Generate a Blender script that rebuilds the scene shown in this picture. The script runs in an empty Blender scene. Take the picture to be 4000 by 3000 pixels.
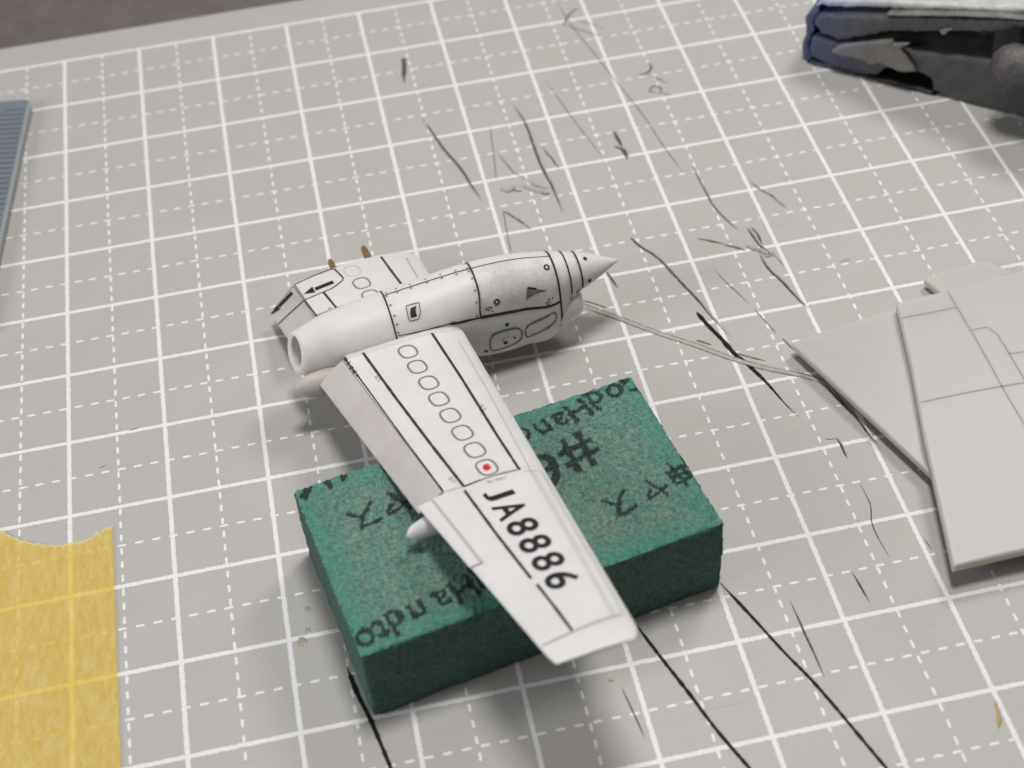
import bpy, bmesh, math, random
import numpy as np
from mathutils import Vector, Matrix, noise
SC = bpy.context.scene
COL = SC.collection
SC.unit_settings.system = 'METRIC'
SC.unit_settings.scale_length = 0.01          # one unit is one centimetre
random.seed(4)
rng = np.random.default_rng(7)

# ------------------------------------------------------------------ camera
cam = bpy.data.cameras.new('camera'); camo = bpy.data.objects.new('camera', cam); COL.objects.link(camo)
CAM_R = ((0.978, 0.1855646, -0.09529833), (-0.20035559, 0.70837772, -0.6768003), (-0.05808297, 0.68100425, 0.72997232))
camo.matrix_world = Matrix.Translation((3.07953, -18.51333, 12.03942)) @ Matrix(CAM_R).to_4x4()
cam.sensor_width = 36; cam.lens = 54.917
cam.clip_start = 0.5; cam.clip_end = 400
cam.dof.use_dof = True; cam.dof.focus_distance = 15.7; cam.dof.aperture_fstop = 0.35
SC.camera = camo

# ------------------------------------------------------------------ world, lamps, exposure
world = bpy.data.worlds.new('World'); SC.world = world; world.use_nodes = True
world.node_tree.nodes['Background'].inputs[0].default_value = (1.0, 0.955, 0.93, 1)
world.node_tree.nodes['Background'].inputs[1].default_value = 0.10
def area(name, loc, target, size, power, col):
    l = bpy.data.lights.new(name, 'AREA'); l.shape = 'DISK'; l.size = size; l.energy = power; l.color = col
    o = bpy.data.objects.new(name, l); COL.objects.link(o); o.location = loc
    o.rotation_euler = (Vector(target) - Vector(loc)).to_track_quat('-Z', 'Y').to_euler()
area('ceiling_lamp', (6.5, -5, 34), (4, -7, 0), 8, 7000, (1.0, 0.98, 0.955))
area('desk_lamp_right', (20, 6, 24), (4, -7, 0), 8, 3000, (1.0, 0.965, 0.93))
area('left_fill', (-23, -14, 13), (4, -7, 0), 12, 3700, (0.96, 0.98, 1.0))  # added low fill for left faces and nacelle side, no window known
SC.view_settings.view_transform = 'Standard'; SC.view_settings.look = 'None'
SC.view_settings.exposure = 0; SC.view_settings.gamma = 1; SC.view_settings.use_curve_mapping = False

# ------------------------------------------------------------------ helpers
def mk(name, V, F, mat, origin=(0, 0, 0), parent=None, smooth=False, sharp=None, bevel=None):
    """one mesh object; V are world coordinates, stored relative to the thing's origin"""
    V = np.asarray(V, float) - np.asarray(origin, float)
    me = bpy.data.meshes.new(name); me.from_pydata(V.tolist(), [], [list(map(int, f)) for f in F]); me.update()
    if mat: me.materials.append(mat)
    o = bpy.data.objects.new(name, me); COL.objects.link(o)
    if parent: o.parent = parent
    else: o.location = origin
    if smooth:
        for p in me.polygons: p.use_smooth = True
        if sharp: me.set_sharp_from_angle(angle=math.radians(sharp))
    if bevel:
        b = o.modifiers.new('edge', 'BEVEL'); b.width = bevel[0]; b.segments = bevel[1]; b.limit_method = 'ANGLE'; b.angle_limit = math.radians(35)
    return o
def tag(o, label, cat, group=None, kind=None):
    if label: o['label'] = label
    if cat: o['category'] = cat
    if group: o['group'] = group
    if kind: o['kind'] = kind
    return o
def thing(name, loc, label, cat, group=None):
    o = bpy.data.objects.new(name, None); COL.objects.link(o); o.location = loc; o.empty_display_size = .3
    return tag(o, label, cat, group)
class G:
    def __init__(s): s.V = []; s.F = []
    def add(s, V, F):
        b = len(s.V); s.V += [tuple(v) for v in V]; s.F += [[i + b for i in f] for f in F]
def resample(P, step):
    P = np.asarray(P, float); d = np.r_[0, np.cumsum(np.linalg.norm(np.diff(P, axis=0), axis=1))]
    n = max(2, int(math.ceil(d[-1] / step)) + 1); t = np.linspace(0, d[-1], n)
    return np.stack([np.interp(t, d, P[:, j]) for j in range(P.shape[1])], 1), t / d[-1]
def spline(P, n):
    """Catmull-Rom through P, n points per span"""
    P = np.asarray(P, float); Q = np.vstack([2 * P[0] - P[1], P, 2 * P[-1] - P[-2]]); out = []
    for i in range(1, len(Q) - 2):
        for t in np.linspace(0, 1, n, endpoint=False):
            out.append(.5 * (2 * Q[i] + (Q[i + 1] - Q[i - 1]) * t + (2 * Q[i - 1] - 5 * Q[i] + 4 * Q[i + 1] - Q[i + 2]) * t * t + (3 * Q[i] - Q[i - 1] - 3 * Q[i + 1] + Q[i + 2]) * t ** 3))
    out.append(P[-1]); return np.array(out)
def ribbon(P2, width, surf, scale=(1, 1), step=.06, closed=False, jitter=0., ends=(1, 1), profile=None):
    """flat strip along a polyline in the surface's own two coordinates"""
    sc = np.array(scale); P = np.asarray(P2, float) * sc
    if closed: P = np.vstack([P, P[:1]])
    P, t = resample(P, step)
    T = np.gradient(P, axis=0)
    if closed: T[0] = T[-1] = (P[1] - P[-2])
    T /= np.linalg.norm(T, axis=1)[:, None] + 1e-12; N = np.stack([-T[:, 1], T[:, 0]], 1)
    w = np.full(len(P), width / 2)
    if profile is not None: w = w * profile(t)
    if jitter: w = w * (1 + rng.normal(0, jitter, len(P)))
    A = (P + N * w[:, None]) / sc; B = (P - N * w[:, None]) / sc
    VA = surf(A[:, 0], A[:, 1]); VB = surf(B[:, 0], B[:, 1]); n = len(P)
    return np.vstack([VA, VB]), [[i, n + i, n + i + 1, i + 1] for i in range(n - 1)]
def ruled(L, R, surf, n=6):
    """patch between two polylines of equal count in surface coordinates"""
    L = np.asarray(L, float); R = np.asarray(R, float); m = len(L); V = []
    for j in range(n + 1):
        Pj = L + (R - L) * j / n; V.append(surf(Pj[:, 0], Pj[:, 1]))
    return np.vstack(V), [[j * m + i, j * m + i + 1, (j + 1) * m + i + 1, (j + 1) * m + i] for j in range(n) for i in range(m - 1)]
def superoval(c, s, hc, hs, p=2.8, n=40, slope=0.):
    t = np.linspace(0, 2 * np.pi, n, endpoint=False)
    x = hc * np.sign(np.cos(t)) * np.abs(np.cos(t)) ** (2 / p); y = hs * np.sign(np.sin(t)) * np.abs(np.sin(t)) ** (2 / p)
    return np.stack([c + x + slope * y, s + y], 1)
def grid_faces(nu, nv, wrap=False):
    return [[i * nv + j, i * nv + (j + 1) % nv, (i + 1) * nv + (j + 1) % nv, (i + 1) * nv + j] for i in range(nu - 1) for j in range(nv if wrap else nv - 1)]
def prism(poly, z0, z1):
    """polygon in x,y extruded between two heights"""
    n = len(poly); V = [(x, y, z0) for x, y in poly] + [(x, y, z1) for x, y in poly]
    a = sum(poly[i][0] * poly[(i + 1) % n][1] - poly[(i + 1) % n][0] * poly[i][1] for i in range(n))
    F = [list(range(n))[::-1], list(range(n, 2 * n))] + [[i, (i + 1) % n, n + (i + 1) % n, n + i] for i in range(n)]
    if a < 0: F = [f[::-1] for f in F]
    return V, F
def glyph(ch, bold=0.0):
    """vertices and polygons of one character of the built-in font, size 1"""
    c = bpy.data.curves.new('glyph', 'FONT'); c.body = ch; c.offset = bold; c.resolution_u = 4
    o = bpy.data.objects.new('glyph', c); COL.objects.link(o)
    me = bpy.data.meshes.new_from_object(o.evaluated_get(bpy.context.evaluated_depsgraph_get()))
    V = np.array([v.co[:2] for v in me.vertices]); F = [list(p.vertices) for p in me.polygons]
    bpy.data.objects.remove(o); bpy.data.curves.remove(c); bpy.data.meshes.remove(me)
    return V, F

# ------------------------------------------------------------------ material helpers
class NT:
    def __init__(s, name):
        s.m = bpy.data.materials.new(name); s.m.use_nodes = True; s.t = s.m.node_tree; s.b = s.t.nodes['Principled BSDF']; s.out = s.t.nodes['Material Output']
    def n(s, kind, **kw):
        x = s.t.nodes.new(kind)
        for k, v in kw.items(): setattr(x, k, v)
        return x
    def link(s, a, b): s.t.links.new(a, b)
    def put(s, sock, v):
        if hasattr(v, 'is_output'): s.link(v, sock)
        else: sock.default_value = v
    def math(s, op, a, b=0., c=None, clamp=False):
        x = s.n('ShaderNodeMath', operation=op, use_clamp=clamp); s.put(x.inputs[0], a); s.put(x.inputs[1], b)
        if c is not None: s.put(x.inputs[2], c)
        return x.outputs[0]
    def mix(s, f, a, b, mode='MIX'):
        x = s.n('ShaderNodeMix', data_type='RGBA', blend_type=mode); s.put(x.inputs[0], f); s.put(x.inputs[6], a); s.put(x.inputs[7], b); return x.outputs[2]
    def pos(s):
        return s.n('ShaderNodeTexCoord').outputs['Object']
    def noise(s, vec, scale, detail=4, rough=.55):
        x = s.n('ShaderNodeTexNoise'); s.link(vec, x.inputs['Vector']); x.inputs['Scale'].default_value = scale; x.inputs['Detail'].default_value = detail; x.inputs['Roughness'].default_value = rough
        return x.outputs['Fac']
    def ramp(s, v, lo, hi, a=0., b=1.):
        x = s.n('ShaderNodeMapRange', clamp=True); s.put(x.inputs[0], v); x.inputs[1].default_value = lo; x.inputs[2].default_value = hi; x.inputs[3].default_value = a; x.inputs[4].default_value = b
        return x.outputs[0]
    def bump(s, h, strength=.3, dist=.01):
        x = s.n('ShaderNodeBump'); x.inputs['Strength'].default_value = strength; x.inputs['Distance'].default_value = dist; s.link(h, x.inputs['Height']); s.link(x.outputs[0], s.b.inputs['Normal'])
    def done(s, col=None, rough=.5, spec=.4):
        if col is not None: s.put(s.b.inputs['Base Color'], col)
        s.put(s.b.inputs['Roughness'], rough); s.put(s.b.inputs['Specular IOR Level'], spec)
        return s.m
def C4(r, g=None, b=None):
    return (r, r, r, 1) if g is None else (r, g, b, 1)
def plain(name, col, rough=.55, spec=.35, var=.12, scale=9., bump=0., sss=0.):
    k = NT(name); p = k.pos(); f = k.noise(p, scale, 5)
    a = tuple(c * (1 - var) for c in col); b = tuple(min(1, c * (1 + var)) for c in col)
    if bump: k.bump(k.noise(p, scale * 12, 3), bump, .006)
    if sss:
        k.b.inputs['Subsurface Weight'].default_value = sss; k.b.inputs['Subsurface Radius'].default_value = (1., .82, .62); k.b.inputs['Subsurface Scale'].default_value = .2
    return k.done(k.mix(k.ramp(f, .3, .7), C4(*a), C4(*b)), rough, spec)

# mat print: grid of solid lines every centimetre, dashed lines half way
def mat_material():
    k = NT('mat_vinyl'); p = k.pos()
    sep = k.n('ShaderNodeSeparateXYZ'); k.link(p, sep.inputs[0]); x, y = sep.outputs[0], sep.outputs[1]
    n1 = k.noise(p, 34, 3, .6); n2 = k.noise(p, 140, 2)
    wob = k.math('MULTIPLY_ADD', n1, .030, -.015)
    def cell(v, off): return k.math('SUBTRACT', k.math('FRACT', k.math('ADD', v, off)), .5)
    def solid(v): return k.math('ABSOLUTE', cell(v, .5))
    def dash(v, w, seed):
        d = k.math('ABSOLUTE', cell(v, 0.))                        # distance to the half-way line
        wn = k.n('ShaderNodeTexWhiteNoise', noise_dimensions='1D'); k.link(k.math('ADD', k.math('FLOOR', v), seed), wn.inputs['W'])
        ph = k.math('ADD', k.math('MULTIPLY', w, 5.985), wn.outputs['Value'])
        t = k.math('DIVIDE', k.math('ABSOLUTE', k.math('SUBTRACT', k.math('FRACT', ph), .5)), 5.985)
        e = k.math('MAXIMUM', k.math('SUBTRACT', t, .030), 0.)
        return k.math('SQRT', k.math('ADD', k.math('MULTIPLY', d, d), k.math('MULTIPLY', e, e)))
    s = k.math('ADD', k.math('MINIMUM', solid(x), solid(y)), wob)
    dd = k.math('ADD', k.math('MINIMUM', dash(x, y, 3.), dash(y, x, 91.)), k.math('MULTIPLY', wob, .6))
    ms = k.ramp(s, .0200, .0245, 1, 0); md = k.ramp(dd, .0105, .0150, 1, 0)
    inside = k.math('LESS_THAN', y, .0275)
    pit = k.ramp(k.noise(p, 52, 3, .75), .60, .68, 0, 1)           # pinholes in the print
    m = k.math('MULTIPLY', k.math('MULTIPLY', k.math('MAXIMUM', ms, md), inside), k.math('SUBTRACT', 1., k.math('MULTIPLY', pit, .8)))
    big = k.ramp(k.noise(p, 1.3, 4), .3, .7); fine = k.ramp(k.noise(p, 60, 4, .7), .3, .7)
    base = k.mix(big, C4(.448, .434, .414), C4(.480, .465, .446)); base = k.mix(k.math('MULTIPLY', fine, .6), base, C4(.395, .380, .36))
    gr = k.ramp(k.noise(p, 130, 2, .6), .3, .7); base = k.mix(k.math('MULTIPLY', gr, .28), base, C4(.55, .535, .515))
    speck = k.ramp(k.noise(p, 46, 2, .5), .755, .775, 0, .6)
    base = k.mix(speck, base, C4(.17, .165, .155))
    stain = k.ramp(k.noise(p, 2.6, 6, .65), .64, .80, 0, .18); base = k.mix(stain, base, C4(.33, .31, .28))
    for ang, dens, tone in ((.9, .665, .30), (-.35, .68, .60), (1.25, .69, .28)):          # hairline scuffs
        mp = k.n('ShaderNodeMapping'); k.link(p, mp.inputs[0]); mp.inputs['Rotation'].default_value = (0, 0, ang); mp.inputs['Scale'].default_value = (.55, 26, 1)
        hair = k.math('MULTIPLY', k.ramp(k.noise(mp.outputs[0], 1.6, 2, .5), dens, dens + .03, 0, .34), k.ramp(k.noise(p, 1.1, 2), .45, .6)); base = k.mix(hair, base, C4(tone, tone * .98, tone * .95))
    col = k.mix(m, base, k.mix(fine, C4(.84, .84, .845), C4(.76, .76, .765)))
    h = k.math('ADD', k.math('MULTIPLY', fine, .3), k.math('MULTIPLY', n2, .35)); h = k.math('ADD', h, k.math('MULTIPLY', m, .9))
    k.bump(h, .18, .01)
    return k.done(col, k.math('ADD', .42, k.math('MULTIPLY', fine, .12)), .38)
def white_plastic(name, base=(.735, .722, .716), dirt=0., dirtcol=(.42, .37, .34), streak=(1, 1, 1), sss=(.4, .05)):
    k = NT(name); p = k.pos()
    f = k.ramp(k.noise(p, 3.2, 5), .3, .7); col = k.mix(f, C4(*base), C4(*(c * .93 for c in base)))
    col = k.mix(k.ramp(k.noise(p, 11, 6, .7), .56, .8, 0, .22), col, C4(.55, .51, .48)); col = k.mix(k.ramp(k.noise(p, 60, 2), .765, .78, 0, .4), col, C4(.40, .37, .35))
    if dirt:
        mp = k.n('ShaderNodeMapping'); k.link(p, mp.inputs[0]); mp.inputs['Scale'].default_value = streak
        a = k.ramp(k.noise(mp.outputs[0], 4.2, 7, .68), .42, .82, 0, dirt); b = k.ramp(k.noise(p, 34, 4, .7), .56, .70, 0, dirt * .6)
        col = k.mix(k.math('ADD', a, b, clamp=True), col, C4(*dirtcol))
    k.bump(k.math('ADD', k.noise(p, 70, 3), k.noise(p, 220, 2)), .10, .004)
    k.b.inputs['Subsurface Weight'].default_value = sss[0]; k.b.inputs['Subsurface Radius'].default_value = (1., .8, .65); k.b.inputs['Subsurface Scale'].default_value = sss[1]
    return k.done(col, .46, .42)
def sponge_material():
    k = NT('green_sponge'); p = k.pos()
    at = k.n('ShaderNodeAttribute'); at.attribute_name = 'ink'; ink = at.outputs['Fac']
    wear = k.n('ShaderNodeAttribute'); wear.attribute_name = 'clean'; cl = wear.outputs['Fac']
    fib = k.noise(p, 26, 6, .8); mid = k.noise(p, 8, 6, .72); big = k.noise(p, 2.2, 3)
    col = k.mix(k.ramp(fib, .34, .68), C4(.052, .150, .118), C4(.205, .44, .36))
    dust = k.math('MULTIPLY', k.ramp(mid, .36, .62, .15, .9), k.math('SUBTRACT', 1., cl))
    dust = k.math('MULTIPLY', dust, k.ramp(big, .3, .62, .45, 1.))
    col = k.mix(dust, col, k.mix(k.ramp(fib, .36, .66), C4(.11, .165, .135), C4(.37, .46, .39)))
    bright = k.math('MULTIPLY', cl, k.ramp(mid, .3, .7, .4, .95)); col = k.mix(bright, col, k.mix(fib, C4(.04, .20, .155), C4(.15, .46, .36)))
    col = k.mix(k.ramp(k.noise(p, 44, 2, .6), .56, .68, 0, .75), col, C4(.022, .07, .055)); col = k.mix(k.ramp(k.noise(p, 58, 2, .6), .60, .70, 0, .5), col, C4(.30, .52, .44))
    sd = k.n('ShaderNodeAttribute'); sd.attribute_name = 'side_shade'; col = k.mix(k.math('MULTIPLY', sd.outputs['Fac'], .48), col, C4(.012, .045, .036))  # side faces darkened in the colour, standing in for shade
    pr = k.math('MULTIPLY', ink, k.ramp(k.noise(p, 55, 3, .7), .28, .54, .50, .97))
    col = k.mix(pr, col, C4(.022, .022, .024))
    k.bump(k.math('ADD', fib, k.math('MULTIPLY', k.noise(p, 120, 3, .7), .6)), .75, .03)
    k.b.inputs['Sheen Weight'].default_value = .08
    return k.done(col, .95, .08)
def tape_material():
    k = NT('yellow_washi_tape'); p = k.pos()
    mp = k.n('ShaderNodeMapping'); k.link(p, mp.inputs[0]); mp.inputs['Rotation'].default_value = (0, 0, .5); mp.inputs['Scale'].default_value = (1, .35, 1)
    f = k.noise(mp.outputs[0], 17, 6, .78); c = k.noise(p, 6, 4)
    col = k.mix(k.ramp(f, .33, .68), C4(.88, .72, .24), C4(1., .90, .54)); col = k.mix(k.ramp(c, .3, .7, 0, .3), col, C4(.90, .73, .26))
    k.put(k.b.inputs['Base Color'], col); k.b.inputs['Roughness'].default_value = .55; k.b.inputs['Specular IOR Level'].default_value = .25
    k.bump(f, .35, .012)
    tr = k.n('ShaderNodeBsdfTransparent'); tr.inputs[0].default_value = (1.0, .91, .48, 1)
    edge = k.n('ShaderNodeAttribute'); edge.attribute_name = 'fray'
    mx = k.n('ShaderNodeMixShader'); k.put(mx.inputs[0], k.math('ADD', k.ramp(f, .3, .7, .28, .38), k.math('MULTIPLY', edge.outputs['Fac'], .2), clamp=True))
    k.link(tr.outputs[0], mx.inputs[1]); k.link(k.b.outputs[0], mx.inputs[2]); k.link(mx.outputs[0], k.out.inputs[0])
    fr = k.mix(k.math('MULTIPLY', edge.outputs['Fac'], k.ramp(f, .35, .6)), col, C4(.85, .78, .58)); k.put(k.b.inputs['Base Color'], fr)
    return k.m
def lump_material(name, base, tint, dark=.0):
    k = NT(name); p = k.pos(); f = k.noise(p, 3., 6, .65); g = k.noise(p, 22, 4, .7)
    sep = k.n('ShaderNodeSeparateXYZ'); k.link(p, sep.inputs[0])
    t = k.math('ADD', k.math('MULTIPLY', sep.outputs[0], .76), k.math('MULTIPLY', sep.outputs[1], -.65))   # along the lump: its left end is stained blue
    blue = k.math('ADD', k.ramp(t, .0, .95, 1, 0), k.math('MULTIPLY', k.math('SUBTRACT', f, .5), .5), clamp=True)
    col = k.mix(k.ramp(f, .35, .7), C4(*base), C4(*(c * .6 for c in base))); col = k.mix(blue, col, C4(*tint))
    col = k.mix(k.ramp(g, .6, .75, 0, .35), col, C4(*(min(1, c * 1.5) for c in base)))
    k.bump(k.math('ADD', f, k.math('MULTIPLY', g, .5)), .5, .05)
    return k.done(col, .38, .5)

M = {}
M['mat'] = mat_material()
M['table'] = plain('brown_table', (.150, .130, .122), .5, .3, .15, 2.)
M['cut'] = plain('cut_dark_green', (.085, .100, .092), .9, .05, .3, 20)
M['cut_black'] = plain('cut_black', (.022, .023, .022), .9, .05, .3, 20)
M['cut_brown'] = plain('cut_brown', (.17, .15, .12), .9, .05, .3, 20)
M['burr'] = plain('mat_burr', (.43, .41, .385), .6, .3, .15, 14)
M['burr_edge'] = plain('burr_dirt', (.22, .19, .145), .8, .1, .3, 20)
M['white'] = white_plastic('white_plastic')
M['nacelle'] = white_plastic('white_plastic_nacelle', (.76, .735, .72), .14, (.48, .43, .40), sss=(.7, .17))
M['dirty'] = white_plastic('white_plastic_stained', (.575, .54, .522), .42, (.40, .34, .31))
M['cowl'] = white_plastic('white_plastic_cowl', (.72, .69, .67), .62, (.34, .29, .265))
M['fairing'] = white_plastic('white_plastic_brown_shade', (.56, .52, .485), .4, (.33, .25, .20))  # brown tone paints in the shade under the flap
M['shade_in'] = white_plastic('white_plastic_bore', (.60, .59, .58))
M['line'] = plain('panel_wash', (.060, .045, .045), .8, .1, .3, 14)
M['line_soft'] = plain('panel_wash_soft', (.235, .205, .20), .8, .1, .2, 14)
M['line_pale'] = plain('panel_wash_pale', (.50, .47, .46), .8, .1, .1, 14)
M['boot'] = plain('boot_grey', (.60, .585, .59), .55, .3, .05, 10)
M['ink'] = plain('decal_black', (.022, .020, .022), .5, .3, .2, 10)
M['ink_grey'] = plain('decal_grey', (.17, .165, .17), .6, .3, .2, 20)
M['red'] = plain('decal_red', (.55, .02, .03), .5, .3, .1, 10)
M['peg'] = plain('ochre_pin', (.20, .135, .045), .4, .4, .2, 12)
M['sponge'] = sponge_material()
M['tape'] = tape_material()
M['plate'] = plain('pale_grey_styrene', (.465, .456, .442), .36, .45, .015, 4, .05, .95)
M['plate_line'] = plain('scribed_groove', (.355, .345, .335), .8, .1, .1, 10)
M['strip'] = plain('blue_grey_strip', (.18, .205, .242), .5, .35, .06, 4)
M['strip_edge'] = plain('blue_grey_edge', (.30, .32, .33), .5, .35, .05, 4)
M['tick'] = plain('dark_groove', (.060, .068, .08), .8, .1, .1, 4)
M['lump'] = lump_material('grey_putty', (.10, .094, .092), (.070, .085, .17))
M['lump_dark'] = lump_material('grey_putty_dark', (.018, .018, .020), (.03, .035, .06))
M['lump_pale'] = lump_material('grey_putty_pale', (.62, .63, .62), (.42, .48, .68))
M['lump_torn'] = lump_material('grey_putty_torn', (.21, .20, .185), (.20, .21, .27))
M['yellow_bit'] = plain('yellow_shred', (.45, .36, .10), .6, .3, .2, 12)
M['glue'] = plain('glue_stain', (.38, .35, .28), .3, .5, .2, 20)

# ------------------------------------------------------------------ the setting: table and cutting mat
tag(mk('table', *prism([(-60, -45), (75, -45), (75, 70), (-60, 70)], -3.3, -.3), M['table']), None, None, kind='structure')
mat = mk('cutting_mat', *prism([(-9, -23), (22, -23), (22, .575), (-9, .575)], -.3, 0.), M['mat'], bevel=(.04, 2))
tag(mat, 'large pale grey cutting mat printed with a white centimetre grid and scarred by knife cuts', 'cutting mat')
flat = lambda z: (lambda x, y: np.stack([x, y, np.full_like(np.asarray(x, float), z)], -1))
def cut_profile(mode):
    if mode == 'even': return lambda t: np.clip(np.minimum(t, 1 - t) * 12, .25, 1)
    if mode == 'taper0': return lambda t: np.clip((1 - t) * 2.2, .04, 1) * np.clip(t * 18 + .35, 0, 1)
    return lambda t: np.clip(np.sin(np.pi * np.clip(t, 0, 1)) ** .8, .06, 1)
CUTS=[
('d',0.042,'taper',[(4.475, -2.569), (4.547, -2.881), (4.599, -3.126), (4.67, -3.39), (4.745, -3.615), (4.797, -3.831), (4.843, -4.077), (4.907, -4.333)]),
('d',0.04,'taper',[(5.641, -2.624), (5.655, -2.728), (5.693, -2.946), (5.712, -3.193), (5.713, -3.46), (5.718, -3.815), (5.737, -4.094), (5.761, -4.297), (5.78, -4.808)]),
('d',0.01,'even',[(5.273, -2.972), (5.233, -3.267), (5.206, -3.523), (5.143, -4.018)]),
('d',0.014,'taper',[(5.252, -3.527), (5.319, -3.74), (5.38, -3.948), (5.497, -4.098)]),
('d',0.03,'taper0',[(5.121, -4.609), (5.24, -4.787), (5.371, -5.004)]),
('d',0.01,'even',[(5.112, -4.572), (5.075, -5.003), (5.053, -5.335)]),
('d',0.024,'taper',[(5.817, -3.546), (5.839, -3.683), (5.875, -3.785), (5.895, -3.901), (5.929, -4.006)]),
('d',0.01,'even',[(6.659, -0.471), (6.744, -1.153), (6.875, -1.795), (6.995, -2.435), (7.151, -3.233), (7.245, -3.975), (7.335, -4.48)]),
('d',0.012,'taper',[(6.131, -2.21), (6.204, -2.564), (6.295, -3.086), (6.392, -3.546), (6.479, -3.967)]),
('d',0.03,'taper',[(6.921, -0.735), (6.781, -0.854), (6.691, -0.997), (6.631, -1.12)]),
('d',0.014,'taper',[(6.637, -1.065), (6.868, -1.301), (7.165, -1.571)]),
('d',0.012,'taper',[(6.81, -1.004), (6.97, -1.136), (7.146, -1.328)]),
('d',0.035,'taper',[(7.52, -2.212), (7.513, -2.352), (7.421, -2.444), (7.316, -2.435)]),
('d',0.02,'taper',[(7.444, -2.472), (7.534, -2.591), (7.633, -2.732)]),
('d',0.03,'taper',[(7.343, -2.851), (7.419, -2.737), (7.503, -2.761), (7.507, -2.914)]),
('d',0.01,'even',[(7.348, -2.832), (7.483, -2.892), (7.61, -2.978)]),
('d',0.055,'taper',[(6.733, -3.476), (6.737, -3.597), (6.748, -3.741), (6.753, -3.836)]),
('d',0.065,'taper',[(6.658, -3.772), (6.739, -3.856), (6.757, -3.954), (6.749, -4.066)]),
('d',0.075,'taper0',[(4.438, -1.227), (4.426, -1.4), (4.393, -1.576), (4.372, -1.789)]),
('d',0.024,'taper',[(7.471, -4.387), (7.477, -4.632), (7.49, -4.878), (7.504, -5.163), (7.561, -5.392), (7.65, -5.646)]),
('d',0.026,'taper',[(8.052, -4.85), (8.122, -5.032), (8.207, -5.164), (8.249, -5.292), (8.314, -5.417)]),
('d',0.034,'taper0',[(6.433, -5.448), (6.514, -5.642), (6.645, -5.86), (6.774, -6.27), (6.884, -6.626), (6.967, -6.967), (7.065, -7.285)]),
('b',0.048,'taper0',[(6.823, -6.817), (6.889, -7.056), (6.965, -7.277), (7.032, -7.519), (7.094, -7.649), (7.165, -7.824), (7.238, -8.029), (7.323, -8.34), (7.402, -8.548)]),
('n',0.028,'taper',[(7.16, -5.656), (7.304, -5.744), (7.441, -5.835)]),
('n',0.04,'taper',[(7.418, -5.837), (7.527, -5.911), (7.641, -5.999)]),
('d',0.034,'taper',[(7.759, -5.622), (7.785, -5.786), (7.813, -5.956), (7.9, -6.19)]),
('d',0.03,'taper',[(7.818, -5.629), (7.845, -5.769), (7.843, -5.965)]),
('d',0.036,'taper',[(7.774, -6.059), (7.767, -6.225), (7.801, -6.412), (7.865, -6.584), (7.916, -6.79), (7.992, -7.074)]),
('d',0.012,'taper',[(7.902, -6.102), (7.941, -6.232), (7.961, -6.376)]),
('d',0.012,'taper',[(7.194, -6.188), (7.277, -6.464), (7.35, -6.657), (7.415, -6.856)]),
('d',0.01,'even',[(7.441, -6.938), (7.498, -7.145), (7.555, -7.343)]),
('d',0.018,'taper',[(7.593, -7.433), (7.626, -7.542), (7.648, -7.636)]),
('d',0.034,'taper',[(7.803, -8.176), (7.852, -8.391), (7.911, -8.572), (7.958, -8.715), (7.999, -8.936), (8.041, -9.115)]),
('d',0.022,'taper',[(7.862, -8.293), (7.905, -8.521), (7.958, -8.715)]),
('d',0.03,'taper',[(6.026, -5.911), (6.057, -6.057), (6.09, -6.221)]),
('d',0.026,'taper',[(7.665, -8.904), (7.683, -9.003), (7.68, -9.091), (7.68, -9.191)]),
('d',0.006,'even',[(7.558, -8.876), (7.576, -8.906), (7.63, -8.914), (7.667, -8.911)]),
('d',0.014,'taper',[(7.691, -9.509), (7.7, -9.677), (7.693, -9.823), (7.634, -10.012), (7.629, -10.211), (7.651, -10.455)]),
('d',0.022,'taper',[(7.251, -10.512), (7.269, -10.661), (7.289, -10.88)]),
('d',0.022,'taper',[(6.592, -10.68), (6.602, -10.881), (6.608, -11.089), (6.62, -11.308), (6.623, -11.545)]),
('d',0.018,'taper',[(4.853, -11.2), (4.883, -11.414), (4.908, -11.599), (4.925, -11.767)]),
('d',0.01,'taper',[(8.041, -10.309), (8.062, -10.455)]),
('b',0.03,'even',[(6.03, -10.339), (6.204, -10.783), (6.369, -11.217), (6.501, -11.527), (6.619, -11.858), (6.718, -12.163), (6.815, -12.46), (6.965, -12.914)]),
('b',0.032,'even',[(5.137, -10.559), (5.261, -10.95), (5.414, -11.398), (5.545, -11.811), (5.713, -12.239), (5.855, -12.585)]),
('b',0.038,'even',[(2.488, -10.432), (2.544, -10.725), (2.62, -11.011), (2.693, -11.359), (2.739, -11.599)]),
('d',0.01,'even',[(0.308, -7.436), (0.368, -7.41)]),
('d',0.01,'even',[(0.632, -6.982), (0.729, -6.974)]),
]
for i, (kind, w, mode, pts) in enumerate(CUTS):
    P = spline(pts, 5)
    V, F = ribbon(P, w * (.85 if kind == 'd' else 1), flat(.0022 + .0004 * (i % 4)), step=.035, jitter=.13, profile=cut_profile(mode))
    mk('knife_cut', V, F, {'d': M['cut'], 'b': M['cut_black'], 'n': M['cut_brown']}[kind], parent=mat)
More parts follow.
